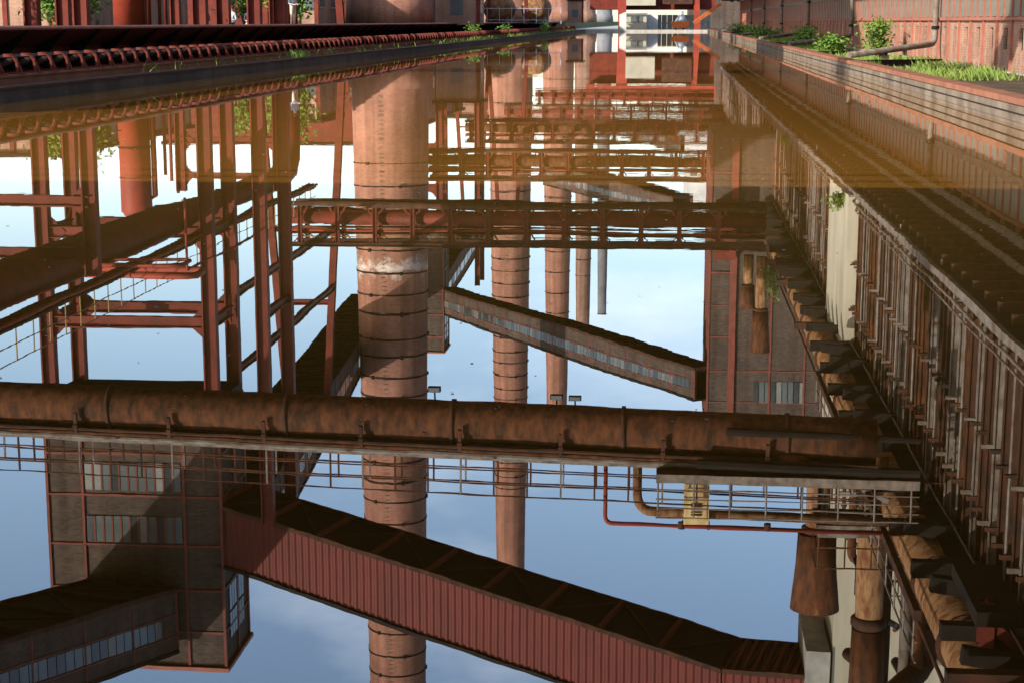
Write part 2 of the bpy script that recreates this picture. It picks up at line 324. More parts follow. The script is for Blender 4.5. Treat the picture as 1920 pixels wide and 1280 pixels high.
# -- transfer towers on trestles -------------------------------------
def gusset(b, p, s=.55, ax='x', sgn=1, t=.06):
    x, y, z = p
    if ax == 'x': b.add([(x,y-t,z-s),(x+sgn*s,y-t,z),(x,y-t,z+s),(x,y+t,z-s),(x+sgn*s,y+t,z),(x,y+t,z+s)], [(0,1,2),(5,4,3),(0,3,4,1),(1,4,5,2)])
    else: b.add([(x-t,y,z-s),(x-t,y+sgn*s,z),(x-t,y,z+s),(x+t,y,z-s),(x+t,y+sgn*s,z),(x+t,y,z+s)], [(0,2,1),(3,4,5),(0,1,4,3),(1,2,5,4)])
def transfer_tower(y0, label, zb=15.6, zt=27.6, dx=0, dz=0):
    x0, x1, d = -28.0, -19.95, 4.5
    t = thing('transfer_tower', label, 'tower', ((x0+x1)/2, y0, 1.3), 'brick transfer towers on red steel legs')
    B = MB().box(x0 + .06, x1 - .06, y0 + .06, y0 + d - .06, zb, zt - .05); B.build('brick_wall', 'dbrick', t)
    MB().box(x0 - .15, x1 + .15, y0 - .15, y0 + d + .15, zt, zt + .18).build('roof', 'redwall', t)
    # steel frame proud of the brick
    for x in (x0, -26.35, -21.65, x1):
        MB().box(x - .06, x + .06, y0 - .03, y0 + .09, zb, zt).build('frame_post', 'trim', t)
    for yy in (y0 + d, y0 + d*.55):
        MB().box(x1 - .09, x1 + .03, yy - .09, yy + .09, zb, zt).build('frame_post', 'trim', t)
    zs = [zb, 17.6, 19.55, 21.9, 24.0, 26.0]
    for z in zs:
        MB().box(x0, x1, y0 - .02, y0 + .07, z - .05, z + .05).build('frame_rail', 'trim', t)
        MB().box(x1 - .07, x1 + .02, y0, y0 + d, z - .05, z + .05).build('frame_rail', 'trim', t)
    # window strips of the front and the side
    for za, zc in ((18.0, 19.3), (20.5, 21.75)):
        n = 11; w = (-21.75 + 26.25)/n
        pn = MB().box(-26.25 + .04, -26.25 + w - .04, y0 + .0, y0 + .07, za, zc).build('pane', 'glass', t)
        mu = MB().box(-26.25 + w - .04, -26.25 + w + .04, y0 - .03, y0 + .07, za, zc).build('mullion', 'trim', t)
        for k in range(1, n):
            copy_at(pn, (w*k, 0, 0))
            if k < n - 1: copy_at(mu, (w*k, 0, 0))
    for za in (24.1, 25.4):
        n = 6; w = 2.6/n
        pn = MB().box(x1 - .06, x1 + .01, y0 + 1 + .04, y0 + 1 + w - .04, za, za + 1.15).build('pane', 'glass', t)
        for k in range(1, n): copy_at(pn, (0, w*k, 0))
    MB().box(x0, x1, y0, y0 + d, zb - .45, zb - .02).build('floor_frame', 'dark', t)
    # legs and rails
    for x in (x0 + .3, x1 - .3):
        for yy in (y0 + .3, y0 + d - .3):
            MB().hbeam((x, yy, 1.3 - dz), (x, yy, zb - .4), .5, .62, .07, (1,0,0)).build('leg', 'red', t)
    for z in (7.6, 11.6):
        for yy in (y0 + .3, y0 + d - .3):
            b = MB().hbeam((x0 + .55, yy, z), (x1 - .55, yy, z), .34, .5, .05)
            gusset(b, (x0 + .55, yy, z), .8, 'x', 1); gusset(b, (x1 - .55, yy, z), .8, 'x', -1); b.build('cross_beam', 'red', t)
        for x in (x0 + .3, x1 - .3):
            b = MB().hbeam((x, y0 + .6, z + .05), (x, y0 + d - .6, z + .05), .3, .45, .05)
            gusset(b, (x, y0 + .6, z), .7, 'y', 1); gusset(b, (x, y0 + d - .6, z), .7, 'y', -1); b.build('cross_beam', 'red', t)
    t.location += Vector((dx, 0, dz))
    return t
transfer_tower(73, 'near dark brick transfer tower on red legs, joined to the corrugated red bridge')
transfer_tower(165, 'second dark brick transfer tower on red legs, behind the nearest chimney', dx=-2.1, dz=3.0)

# -- long conveyor gallery between the two towers ----------------------
def gallery(name, p, q, w, hgt, label, wall, cat='conveyor bridge', windows=True, frame=True, bays=None, kink=None):
    """inclined box gallery from p to q (bottom centre line); returns thing"""
    P, Q = Vector(p), Vector(q); t = thing(name, label, cat, p)
    pts = [P] + ([Vector(kink)] if kink else []) + [Q]
    for s0, s1 in zip(pts[:-1], pts[1:]):
        a = (s1 - s0); ln = a.length; a.normalize(); r = a.cross(Vector((0,0,1))).normalized(); up = Vector((0,0,1))
        def at(s, u, z): return s0 + a*s + r*u + up*z
        def slab(b, sa, sb, ua, ub, za, zb):
            vs = [at(s, u, z) for z in (za, zb) for s, u in ((sa,ua),(sb,ua),(sb,ub),(sa,ub))]
            b.add(vs, [(0,3,2,1),(4,5,6,7),(0,1,5,4),(1,2,6,5),(2,3,7,6),(3,0,4,7)])
        b = MB(); slab(b, 0, ln, -w/2 + .06, w/2 - .06, .16, .3); b.build('deck', 'dark', t)
        b = MB(); slab(b, 0, ln, -w/2 - .12, w/2 + .12, hgt, hgt + .16); b.build('roof', 'dark', t)
        if wall == 'corr':
            for sg in (-1, 1):
                b = MB(); n = int(ln/.085); k = 0; vs = []; fs = []
                for i in range(n + 1):
                    off = .0 if i % 4 in (0, 1) else -.05
                    if i % 4 in (1, 3): pass
                    s = ln*i/n; u = sg*(w/2 + off)
                    vs += [at(s, u, .0), at(s, u, hgt)]
                fs = [(2*i, 2*i+2, 2*i+3, 2*i+1) for i in range(n)]
                b.add(vs, fs); b.build('corrugated_wall', 'cladding', t)
        else:
            for sg in (-1, 1):
                b = MB(); slab(b, 0, ln, sg*w/2 - (.05 if sg > 0 else -.05) - .08, sg*w/2 - (.05 if sg > 0 else -.05) + .08, .2, hgt); b.build('brick_wall', wall, t)
        nb = bays or max(2, round(ln/3.6))
        for i in range(nb + 1):                      # floor joists, frame posts
            s = ln*i/nb
            b = MB(); b.beam(at(s, -w/2 + .05, .05), at(s, w/2 - .05, .05), .16, .22); b.build('floor_beam', 'red' if wall == 'corr' else 'rustdark', t)
            if i < nb:
                b = MB(); sg = 1 if i % 2 else -1
                b.beam(at(s + .1, -sg*(w/2 - .15), .06), at(s + ln/nb - .1, sg*(w/2 - .15), .06), .09, .09); b.build('brace', 'rustdark', t)
            if frame and wall != 'corr':
                for sg in (-1, 1):
                    b = MB(); b.beam(at(s, sg*(w/2 + .05), .1), at(s, sg*(w/2 + .05), hgt), .08, .08); b.build('frame_post', 'trim', t)
        for sg in (-1, 1):
            b = MB(); b.beam(at(0, sg*(w/2 + .02), .08), at(ln, sg*(w/2 + .02), .08), .14, .2); b.build('edge_beam', 'rustdark', t)
            if frame and wall != 'corr':
                for z in (hgt*.42, hgt*.76):
                    b = MB(); b.beam(at(0, sg*(w/2 + .05), z), at(ln, sg*(w/2 + .05), z), .06, .06); b.build('frame_rail', 'trim', t)
        if windows and wall != 'corr':
            for sg in (-1, 1):
                n = int((ln - 1.5)/.62); b = None
                for i in range(n):
                    s = .8 + i*.62
                    if b is None:
                        k = MB(); slab(k, s, s + .55, sg*(w/2 + .03) - .03, sg*(w/2 + .03) + .03, hgt*.45, hgt*.73); b = k.build('pane', 'glass', t); base = s
                    else: copy_at(b, a*(s - base))
    return t
gallery('conveyor_gallery', (-20.6, 77.6, 20.2), (-29.4, 165, 25.0), 3.5, 2.9, 'long dark gallery running between the two brick transfer towers', 'dbrick')
gallery('conveyor_gallery', (-23.9, 169.6, 23.3), (-23.9, 208, 21.5), 3.4, 2.8, 'dark gallery leading on from the second tower towards the second chimney', 'dbrick')
gallery('conveyor_bridge', (-19.9, 74.9, 19.85), (6.6, 67.8, 24.3), 3.5, 2.85, 'corrugated red conveyor bridge climbing from near brick tower to cream coal tower', 'corr', kink=(2.9, 68.65, 24.45), bays=9)
gallery('conveyor_gallery', (-29.6, 52, 20.3), (-24.1, 72.9, 23.7), 4.3, 2.9, 'dark brick gallery with a strip window entering the front of the near tower', 'dbrick')
gallery('conveyor_gallery', (-22.0, 167.4, 24.6), (2.9, 120, 22.5), 1.9, 2.4, 'brick gallery with strip window from second tower to the brown brick coal tower', 'dbrick')
gallery('conveyor_gallery', (-17, 250, 19.0), (1.8, 226, 20.9), 3.3, 2.8, 'distant brick gallery beyond the brown coal tower', 'dbrick')
gallery('conveyor_gallery', (-14, 372, 19.0), (3.5, 340, 20.9), 3.3, 2.8, 'farthest brick gallery in front of the white building', 'dbrick')

# bents carrying the long gallery and the red bridge
def bent(x, y, zt, spread, label, axis='y', w=.42, top=.5):
    t = thing('trestle_bent', label, 'trestle', (x, y, 1.3), 'red steel trestle bents')
    for sg in (-1, 1):
        p = (x, y + sg*spread, 1.3) if axis == 'y' else (x + sg*spread, y, 1.3)
        q = (x, y + sg*top, zt) if axis == 'y' else (x + sg*top, y, zt)
        MB().hbeam(p, q, w, w*1.15, .06, (1,0,0) if axis == 'y' else (0,1,0)).build('leg', 'red', t)
    for z in (11.0, 15.6):
        if z > zt - 1: continue
        k = spread + (top - spread)*(z - 1.3)/(zt - 1.3)
        p, q = ((x, y - k, z), (x, y + k, z)) if axis == 'y' else ((x - k, y, z), (x + k, y, z))
        MB().hbeam(p, q, .26, .36, .05).build('cross_beam', 'red', t)
    return t
bent(-17.45, 74.0, 20.35, 2.35, 'twin upright red columns under the left end of the corrugated bridge', 'y', .48, 2.35)
bent(-22.4, 103, 21.4, 2.6, 'red splayed bent under the long gallery, before the nearest chimney', 'x', .42, 1.3)
bent(-18.6, 167, 24.0, 2.2, 'red columns beside the second tower legs', 'y', .42, 2.0)
bent(-18.0, 190, 20.0, 2.2, 'red splayed bent beyond the second tower', 'x', .4, 1.0)
bent(-23.9, 206, 21.4, 2.2, 'red splayed bent among the tanks', 'x', .4, 1.0)
ty = thing('tie_strut', 'paired red tie struts linking near tower legs to the splayed bent', 'strut', (-20.2, 78, 11))
for z in (11.0, 14.6): MB().hbeam((-20.2, 77.4, z), (-20.6, 103, z), .28, .34, .05).build('strut', 'red', ty)

# left gas main on portal frames with walkway
gm = thing('gas_main', 'large rusty gas main running along the left bank on portal frames', 'pipe', (-22, 60, 6))
MB().tube([(-22, 20, 6.95), (-22, 72, 7.05), (-22, 78, 7.1), (-22, 96, 7.15), (-22, 97.2, 6.9), (-22, 98, 6.2), (-22, 98.2, 5.2), (-22, 98.2, 1.2)], [.8, .8, .58, .58, .58, .58, .58, .58], 24).build('main_pipe', 'red', gm, True)
for i in range(2):
    MB().lathe([(.5, 0), (.66, 0), (.66, .12), (.5, .12)], 0, 0, 24).build('flange', 'rustdark', gm)
    o = bpy.data.objects[-1] if False else None
for i, o in enumerate([k for k in bpy.data.objects if k.name.startswith('flange') and k.parent == gm]):
    yy = 82 + i*9.3; o.rotation_euler = (rad(-90), 0, 0); o.location = Vector((-22, yy, 7.1 + .1*(yy - 78)/44)) - Vector(gm['_o'])
    for v in o.data.vertices: v.co += Vector(gm['_o'])
MB().box(-21.3, -20.5, 20, 98, 7.85, 7.92).build('walkway', 'rustdark', gm)
for z in (8.4, 8.95): MB().tube([(-20.52, 20, z), (-20.52, 98, z)], .02, 5).build('hand_rail', 'yellow', gm)
ps = MB().tube([(-20.52, 20, 7.9), (-20.52, 20, 8.97)], .025, 5).build('rail_post', 'yellow', gm)
for i in range(1, 52): copy_at(ps, (0, 1.5*i, 0))
for i in range(3): MB().tube([(-20.9 + i*.22, 20, 7.62), (-20.9 + i*.22, 98, 7.75)], .07, 8).build('service_pipe', ('red', 'rust', 'redbright')[i], gm, True)
def portal(y, x1, label):
    t = thing('pipe_portal', label, 'portal', (x1, y, 1.3), 'red portals under the left gas main')
    for x in (x1, x1 - 5.2): MB().hbeam((x, y, 1.3), (x, y, 7.15), .42, .5, .06, (1,0,0)).build('column', 'red', t)
    for z in (4.55, 7.1 - .7):
        b = MB().hbeam((x1, y, z), (x1 - 5.2, y, z), .3, .42, .05); gusset(b, (x1 - .2, y, z), .6, 'x', -1); gusset(b, (x1 - 5, y, z), .6, 'x', 1); b.build('cross_beam', 'red', t)
portal(57.5, -20.0, 'red portal frame under the gas main, in front of the near tower legs')
portal(88, -20.4, 'red portal frame under the gas main, beyond the near tower')
lp = thing('expansion_loop', 'orange red pipe loop jutting out from the gas main', 'pipe', (-20, 62, 7.6))
for k, (z, yy, xr) in enumerate(((7.35, 61.4, -18.0), (7.85, 62.4, -17.8))):
    pts = [(-22, yy, z)] + bend((-22, yy, z), (xr, yy, z), (xr, yy + 1.6, z), .5) + bend((xr, yy, z), (xr, yy + 1.6, z), (-22, yy + 1.6, z), .5) + [(-22, yy + 1.6, z)]
    MB().tube(pts, .12 if k else .075, 10).build('loop_pipe', 'redbright', lp, True)
MB().tube([(-18, 62.2, 4.9), (-18, 62.2, 7.6)], .05, 8).build('drop_pipe', 'redbright', lp)
MB().tube([(-18, 62.2, 7.6), (-18, 73, 7.6)], .04, 8).build('drop_pipe', 'red', lp)
# red scrubber vessel
tk = thing('red_vessel', 'upright red cylindrical vessel with dark hoops behind the near tower legs', 'tank', (-30.3, 95, 1.3))
MB().lathe([(.88, 1.3), (.88, 9.0), (.7, 9.3), (.2, 9.5)], -30.3, 95, 28).build('shell', 'redbright', tk, True)
for z in (3.2, 5.4, 7.1): MB().lathe([(.88, z), (.93, z), (.93, z + .1), (.88, z + .1)], -30.3, 95, 28).build('hoop', 'dark', tk)
MB().tube([(-29.2, 95, 1.3), (-29.2, 95, 8.2), (-29.9, 95, 8.6)], .16, 10).build('side_pipe', 'red', tk, True)
for k in range(3): MB().tube([(-28.7 + .35*k, 95.5, 1.3), (-28.7 + .35*k, 95.5, 7 + .5*k)], .1, 8).build('side_pipe', 'red', tk, True)

# low sheds, tanks, containers behind the left bank
def shed(x0, x1, y0, y1, h, label, wall='brick', roof='dark', n=6, name='plant_shed'):
    t = thing(name, label, 'building', ((x0+x1)/2, y0, 1.3), 'low sheds behind the left bank')
    MB().box(x0, x1, y0, y1, 1.3, h).build('wall', wall, t); MB().box(x0 - .3, x1 + .3, y0 - .3, y1 + .3, h, h + .3).build('roof', roof, t)
    for k in range(n):
        yy = y0 + (y1 - y0)*(k + .5)/n
        w = MB().box(x1 - .05, x1 + .04, yy - .7, yy + .7, h*.5, h*.5 + 1.1).build('window', 'glass', t); MB().box(x1, x1 + .06, yy - .8, yy + .8, h*.5 - .12, h*.5).build('sill', 'concrete', w)
        xx = x0 + (x1 - x0)*(k + .5)/n
        MB().box(xx - .5, xx + .5, y0 - .04, y0 + .05, h*.45, h*.45 + 1.2).build('window', 'glass', t)
        MB().box(xx + (x1 - x0)/n/2 - .15, xx + (x1 - x0)/n/2 + .15, y0 - .12, y0, 1.3, h).build('pilaster', 'red', t)
    return t
shed(-56, -38, 104, 134, 6.5, 'long brick shed behind the near tower legs')
shed(-27.5, -24.8, 120, 128, 5.2, 'small brick annex at the foot of the nearest chimney', n=2)
shed(-18.6, -15.2, 136, 140, 4.6, 'small brick hut with red door right of the nearest chimney', n=1)
shed(-45, -26, 150, 215, 9.0, 'red clad shed behind the second tower', 'red')
shed(-60, -24, 232, 300, 11.0, 'big brick shed behind the second chimney', n=8)
shed(-17.5, -15, 292, 296, 5, 'brick hut with red door at the foot of the far chimneys', n=1)
def htank(x, y, r, ln, label):
    t = thing('storage_tank', label, 'tank', (x, y, 1.3), 'rusty horizontal tanks')
    pr = [(.05, 0), (r*.6, .1), (r*.9, .4), (r, .9), (r, ln - .9), (r*.9, ln - .4), (r*.6, ln - .1), (.05, ln)]
    MB().tube([(x, y + s, 1.5 + r) for q, s in pr], [q for q, s in pr], 28).build('shell', 'rustbright', t, True)
    for s in (.25, .75): MB().box(x - r*.8, x + r*.8, y + ln*s - .2, y + ln*s + .2, 1.3, 1.5 + r*.5).build('saddle', 'concrete', t)
    MB().tube([(x - r, y + 1.2, 1.6 + 2*r), (x + r, y + 1.2, 1.6 + 2*r)], .06, 6).build('vent_pipe', 'yellow', t)
htank(-19.5, 192, 1.5, 9, 'rusty horizontal tank nearer the chimney hut'); htank(-15.6, 196, 1.5, 9, 'rusty horizontal tank nearer the basin')
mf = thing('mesh_fence', 'grey tubular site fence in front of the rusty tanks', 'fence', (-16, 182, 1.3))
for i in range(9):
    x = -22 + i*1.3; MB().tube([(x, 182, 1.3), (x, 182, 3.0)], .04, 6).build('post', 'galv', mf)
for z in (1.7, 2.9): MB().tube([(-22, 182, z), (-11.6, 182, z)], .035, 6).build('rail', 'galv', mf)

# ================================================================ PIPE BRIDGES ACROSS THE BASIN
def pipe_bridge(y, x0, x1, label, step=2.1, z0=8.3, dz=2.3, pm='red'):
    t = thing('pipe_bridge', label, 'bridge', ((x0+x1)/2, y, z0), 'framed pipe bridges over the basin')
    for yy in (y, y + 1.9):
        MB().tube([(x0, yy, z0 + .12), (x1, yy, z0 + .12)], .16, 10).build('bottom_chord', 'rustdark', t, True)
        MB().hbeam((x0, yy, z0 + dz), (x1, yy, z0 + dz), .2, .24, .04).build('top_chord', 'rustdark', t)
    n = int((x1 - x0)/step)
    po = MB().hbeam((x0 + .6, y, z0 + .2), (x0 + .6, y, z0 + dz - .1), .22, .24, .035, (1,0,0))
    for sg in (-1, 1):
        po.beam((x0 + .6, y, z0 + .75), (x0 + .6 + sg*.45, y, z0 + .3), .08, .08); po.beam((x0 + .6, y, z0 + dz - .5), (x0 + .6 + sg*.35, y, z0 + dz - .15), .07, .07)
    po = po.build('post', 'red', t); cb = MB().box(x0 + .5, x0 + .7, y + .1, y + 1.8, z0 + .3, z0 + .46).build('cross_bearer', 'rustdark', t)
    for i in range(n):
        if i: copy_at(po, (step*i, 0, 0)); copy_at(cb, (step*i, 0, 0))
        copy_at(po, (step*i, 1.9, 0))
    MB().tube([(x0, y + .75, z0 + .86), (x1, y + .75, z0 + .86)], .42, 20).build('gas_pipe', pm, t, True)
    MB().tube([(x0, y + 1.5, z0 + .62), (x1, y + 1.5, z0 + .62)], .15, 10).build('gas_pipe', 'rust', t, True)
    MB().tube([(x0, y + .3, z0 + 1.55), (x1, y + .3, z0 + 1.55)], .09, 8).build('service_pipe', 'redbright', t, True)
    MB().tube([(x0, y + 1.5, z0 + 1.5), (x1, y + 1.5, z0 + 1.5)], .07, 8).build('service_pipe', 'rust', t, True)
    MB().box(x0, x1, y + .1, y + .9, z0 + dz - .62, z0 + dz - .57).build('walkway', 'rustdark', t)
    for z in (.05, .5): MB().tube([(x0, y + .06, z0 + dz - .5 + z), (x1, y + .06, z0 + dz - .5 + z)], .02, 5).build('hand_rail', 'yellow', t)
    return t
pipe_bridge(93, -21, 5.3, 'pipe bridge with red pipe, first framed crossing after the rusty walkway bridge')
pipe_bridge(133, -19, 5.9, 'framed pipe bridge crossing beside the nearest chimney', pm='rust')
pipe_bridge(175, -21, 6.0, 'framed pipe bridge crossing before the rusty tanks', pm='rust')
pipe_bridge(206, -20, 6.3, 'framed pipe bridge crossing beyond the rusty tanks')
pipe_bridge(254, -20, 6.3, 'farthest framed pipe bridge over the end of the basin')

# near walkway bridge carrying the big rust-streaked pipe
nb = thing('walkway_pipe_bridge', 'big rust streaked pipe with railed walkway on top spanning the near basin', 'bridge', (-6, 42.5, 8))
A, Bq = Vector((-26, 43.9, 8.38)), Vector((5.2, 41.6, 8.56))
def on(s, dy=0, dz=0): p = A.lerp(Bq, s); return (p.x, p.y + dy, p.z + dz)
MB().tube([on(i/20) for i in range(21)], .54, 32).build('main_pipe', 'rust', nb, True)
for s in (.08, .22, .365, .52, .66, .80, .93):
    k = on(s); MB().tube([(k[0] - .05, k[1], k[2]), (k[0] + .05, k[1], k[2])], .585, 32).build('pipe_collar', 'rustdark', nb, True)
MB().beam(on(0, .1, .66), on(1, .1, .66), .9, .08).build('walkway_deck', 'rustdark', nb)
MB().beam(on(0, -.45, .72), on(1, -.45, .72), .1, .24).build('toe_board', 'timber', nb)
MB().beam(on(0, .6, .72), on(1, .6, .72), .1, .24).build('toe_board', 'rustdark', nb)
for k, r in enumerate((.05, .04, .06)): MB().tube([on(0, -.62 + .02*k, .5 + .1*k), on(1, -.62 + .02*k, .5 + .1*k)], r, 7).build('cable_pipe', ('rustdark', 'rust', 'greysteel')[k], nb)
for i in range(36):
    s = .01 + i/36.5; b = MB()
    for dy in (-.46, .62):
        b = MB().beam(on(s, dy, .7), on(s, dy, 1.75), .045, .045).build('rail_post', 'rustdark' if i % 3 else 'greysteel', nb)
    if i % 3 == 0:
        MB().beam(on(s, -.75, .42), on(s, .75, .6), .12, .1).beam(on(s, -.7, .05), on(s, -.62, .6), .09, .09).build('bracket', 'rustdark', nb)
for dy in (-.46, .62):
    for z in (1.05, 1.4, 1.75): MB().tube([on(0, dy, z), on(1, dy, z)], .022, 5).build('hand_rail', 'rust' if z < 1.5 else 'rustdark', nb)
def lamp(name, p, label, two=False):
    t = thing(name, label, 'lamp', p, 'lamps on the rusty pipe')
    x, y, z = p
    MB().box(x - .16, x + .16, y - .12, y + .06, z - .06, z + .06).build('housing', 'dark', t); MB().beam((x, y, z + .05), (x, y + .05, z + .3), .04, .04).build('bracket', 'dark', t)
    MB().box(x - .14, x + .14, y - .135, y - .122, z - .05, z + .05).build('lens', 'glass', t)
lamp('flood_light', (-2.75, 42.2, 7.76), 'left floodlight of the pair under the rusty pipe'); lamp('flood_light', (-2.28, 42.2, 7.78), 'right floodlight of the pair under the rusty pipe')
lamp('flood_light', (-5.9, 42.4, 7.66), 'single small lamp under the rusty pipe, before the nearest chimney')
# riser pipes, cabinet and upper walkway at the right end of that bridge
rp = thing('riser_pipe', 'thick red brown pipe rising from the walkway and bending to the battery', 'pipe', (-.7, 42, 9.2))
MB().tube([(-.68, 42, 9.15)] + bend((-.68, 42, 9.15), (-.68, 42, 10.62), (6.2, 42, 10.75), .45) + [(6.2, 42, 10.78)], .12, 14).build('tube', 'rustbright', rp, True)
rp = thing('riser_pipe', 'thin red pipe rising from the walkway and turning level to the battery', 'pipe', (-1.5, 41.9, 9.2))
MB().tube([(-1.48, 41.8, 9.15)] + bend((-1.48, 41.8, 9.15), (-1.48, 41.8, 10.9), (6, 41.8, 11.0), .2) + [(6, 41.8, 11.02)], .055, 10).build('tube', 'redbright', rp, True)
for x in (.45, 2.6): MB().tube([(x, 41.8, 10.82), (x, 41.8, 11.0)], .09, 10).build('flange', 'rustdark', rp)
cb = thing('switch_cabinet', 'rust stained yellow cabinet with louvres on the right end of walkway', 'cabinet', (.8, 42, 9.4))
MB().box(.5, 1.13, 41.7, 42.2, 9.45, 10.85).build('body', 'cabinet', cb); MB().box(.55, 1.08, 41.675, 41.7, 9.55, 10.75).build('door', 'cabinet', cb)
for k in range(5): MB().box(.68, .95, 41.65, 41.675, 10.3 + .07*k, 10.33 + .07*k).build('louvre', 'rustdark', cb)
MB().box(.47, .53, 41.75, 42.1, 10.85, 11.0).box(1.1, 1.16, 41.75, 42.1, 10.85, 11.0).build('lug', 'dark', cb)
uw = thing('side_walkway', 'upper railed timber walkway joining the rusty pipe bridge to the battery', 'walkway', (2, 41.2, 9.4))
MB().box(-.2, 6.2, 40.9, 41.8, 9.36, 9.42).build('deck', 'rustdark', uw); MB().box(-.2, 6.2, 40.86, 40.9, 9.36, 9.58).build('toe_board', 'timber', uw)
for i in range(8): MB().tube([(-.15 + .88*i, 40.88, 9.4), (-.15 + .88*i, 40.88, 10.45)], .025, 6).build('rail_post', 'greysteel', uw)
for z in (9.75, 10.0, 10.22, 10.45): MB().tube([(-.2, 40.88, z), (6.2, 40.88, z)], .018, 6).build('hand_rail', 'greysteel', uw)
MB().tube([(1.5, 41.2, 8.3), (6.2, 41.2, 8.45)], .09, 8).tube([(.8, 41, 9.1), (6.2, 41, 9.2)], .12, 8).build('service_pipe', 'dark', uw)
MB().lathe([(.05, 8.85), (.45, 8.9), (.5, 9.1), (.3, 9.25)], 3.1, 41.6, 16).build('drip_pan', 'rust', uw, True)

# ================================================================ OVEN BATTERY (right side)
fb = thing('battery_building', 'long low building with red steel frame, brick plinth and profiled glass beside right bank', 'building', (10.2, 60, 0))
bay, Y0, NB = 2.4, 22.0, 100
pl = MB(); st = MB()
for i in range(NB):
    y = Y0 + bay*i; a, c = y + .85, y + 1.45                    # slot window in every bay
    pl.box(10.2, 10.29, y, y + bay, -.2, .74); pl.box(10.2, 10.29, y, a, .74, 1.4); pl.box(10.2, 10.29, c, y + bay, .74, 1.4); pl.box(10.2, 10.29, y, y + bay, 1.4, 1.62)
pl.build('brick_plinth', 'brick', fb)
MB().box(10.75, 11.0, Y0, Y0 + NB*bay, -.2, 4.5).build('rear_wall', 'dark', fb)
MB().box(10.02, 10.2, Y0, Y0 + NB*bay, -.3, .12).build('stone_footing', 'stone', fb)
po = MB().box(10.12, 10.24, -.06, .06, 0, 4.5).build('frame_post', 'redwall', fb); po.location.y += Y0; po.data.transform(Matrix.Translation((0, 60, 0)));
po.location.y -= 60
for i in range(1, NB + 1): copy_at(po, (0, bay*i, 0))
for z, m in ((1.62, 'redwall'), (4.16, 'redwall')): MB().box(10.09, 10.22, Y0, Y0 + NB*bay, z, z + .11).build('frame_rail', m, fb)
MB().box(10.11, 10.4, Y0, Y0 + NB*bay, 2.84, 3.13).build('spandrel', 'timber', fb)
pane0 = None; rest = MB()
for i in range(NB):
    for k in range(2):
        for z0, z1 in ((1.75, 2.83), (3.15, 4.14)):
            y = Y0 + bay*i + .12 + k*1.12
            if i < 75:
                if pane0 is None: pane0 = {}
                if z0 not in pane0:
                    pane0[z0] = (MB().box(10.16, 10.3, y, y + 1.0, z0, z1).build('pane', 'profile', fb), y)
                    continue
                o, yb = pane0[z0]; copy_at(o, (0, y - yb, 0))
            else: rest.box(10.16, 10.3, y, y + 1.0, z0, z1)
stuff(rest.build('far_panes', 'profile', fb))
mull = MB()
for i in range(NB): mull.box(10.12, 10.24, Y0 + bay*i + 1.17, Y0 + bay*i + 1.23, 1.73, 4.16)
stuff(mull.build('mullions', 'redwall', fb))
# overhanging gangway
MB().box(7.15, 10.9, Y0, Y0 + NB*bay, 4.74, 4.95).build('gangway_slab', 'dark', fb)
sl = MB().box(7.3, 10.4, Y0, Y0 + .22, 4.52, 4.74).build('gangway_beam', 'rustdark', fb)
for i in range(1, 150): copy_at(sl, (0, 1.6*i, 0))
MB().tube([(8.7, Y0, 4.42), (8.7, Y0 + 240, 4.42)], .1, 8).build('gangway_pipe', 'timber', fb, True)
MB().box(9.65, 9.85, Y0, Y0 + 240, 4.36, 4.52).build('crane_rail', 'concrete', fb)
MB().box(7.02, 7.15, Y0, Y0 + 240, 4.78, 5.0).build('eave_flashing', 'greysteel', fb)
MB().tube([(7.0, Y0, 5.18), (7.0, Y0 + 240, 5.18)], .04, 6).build('eave_pipe', 'timber', fb)
# downpipes
for k, y in enumerate((36, 67, 98, 129, 160, 191, 222)):
    t = thing('down_pipe', ('first', 'second', 'third', 'fourth', 'fifth', 'sixth', 'seventh')[k] + ' grey downpipe along the battery wall counted from the near end', 'pipe', (9.9, y, .5), 'downpipes along the battery wall')
    MB().tube([(9.95, y, 4.5)] + bend((9.95, y, 4.5), (9.95, y, .75), (6.2, y - 5.5, .42), .35) + [(6.2, y - 5.5, .42)], .11, 12).build('tube', 'greysteel', t, True)
    for z in (1.3, 2.9): MB().lathe([(.12, z), (.15, z), (.15, z + .12), (.12, z + .12)], 9.95, y, 12).build('collar', 'dark', t)
for y, ln in ((58, 3.4), (75, 3.6), (84, 2.5), (106, 3)):
    tag(MB().beam((5.9, y, .22), (5.9 + ln, y + 3, .2), .14, .22).build('steel_rail', 'dark'), {58: 'black steel rail on the weedy strip before the second downpipe', 75: 'black steel rail beside the tall wall shrub', 84: 'short black steel rail beyond the tall wall shrub', 106: 'black steel rail past the third downpipe'}[y], 'rail', 'loose rails on the weedy strip')

# upper oven wall: buckstays
ow = thing('oven_wall', 'upper oven wall of close set rusty steel uprights above the gangway', 'wall', (7.3, 60, 5))
MB().box(8.1, 12, Y0, 262, 4.97, 11.0).build('oven_face', 'rustdark', ow)
kinds = []
for k, m in enumerate(('rustdark', 'greysteel', 'rust', 'rustbright')):
    b = MB().hbeam((7.35, Y0, 4.97), (7.35, Y0, 10.95), .11, .2, .03, (1,0,0)); b.box(7.0, 7.26, Y0 - .05, Y0 + .05, 9.35, 9.45); b.box(7.0, 7.26, Y0 - .05, Y0 + .05, 7.6, 7.68)
    kinds.append(b.build('buckstay', m, ow))
rk = random.Random(9)
for i in range(270):
    k = rk.choices((0, 1, 2, 3), (6, 4, 3, .4))[0]
    if i < 4: kinds[i].location.y += .86*i; continue
    c = copy_at(kinds[k], (rk.uniform(-.03, .03), .86*i - .86*k + rk.uniform(-.07, .07), rk.uniform(-.12, 0)))
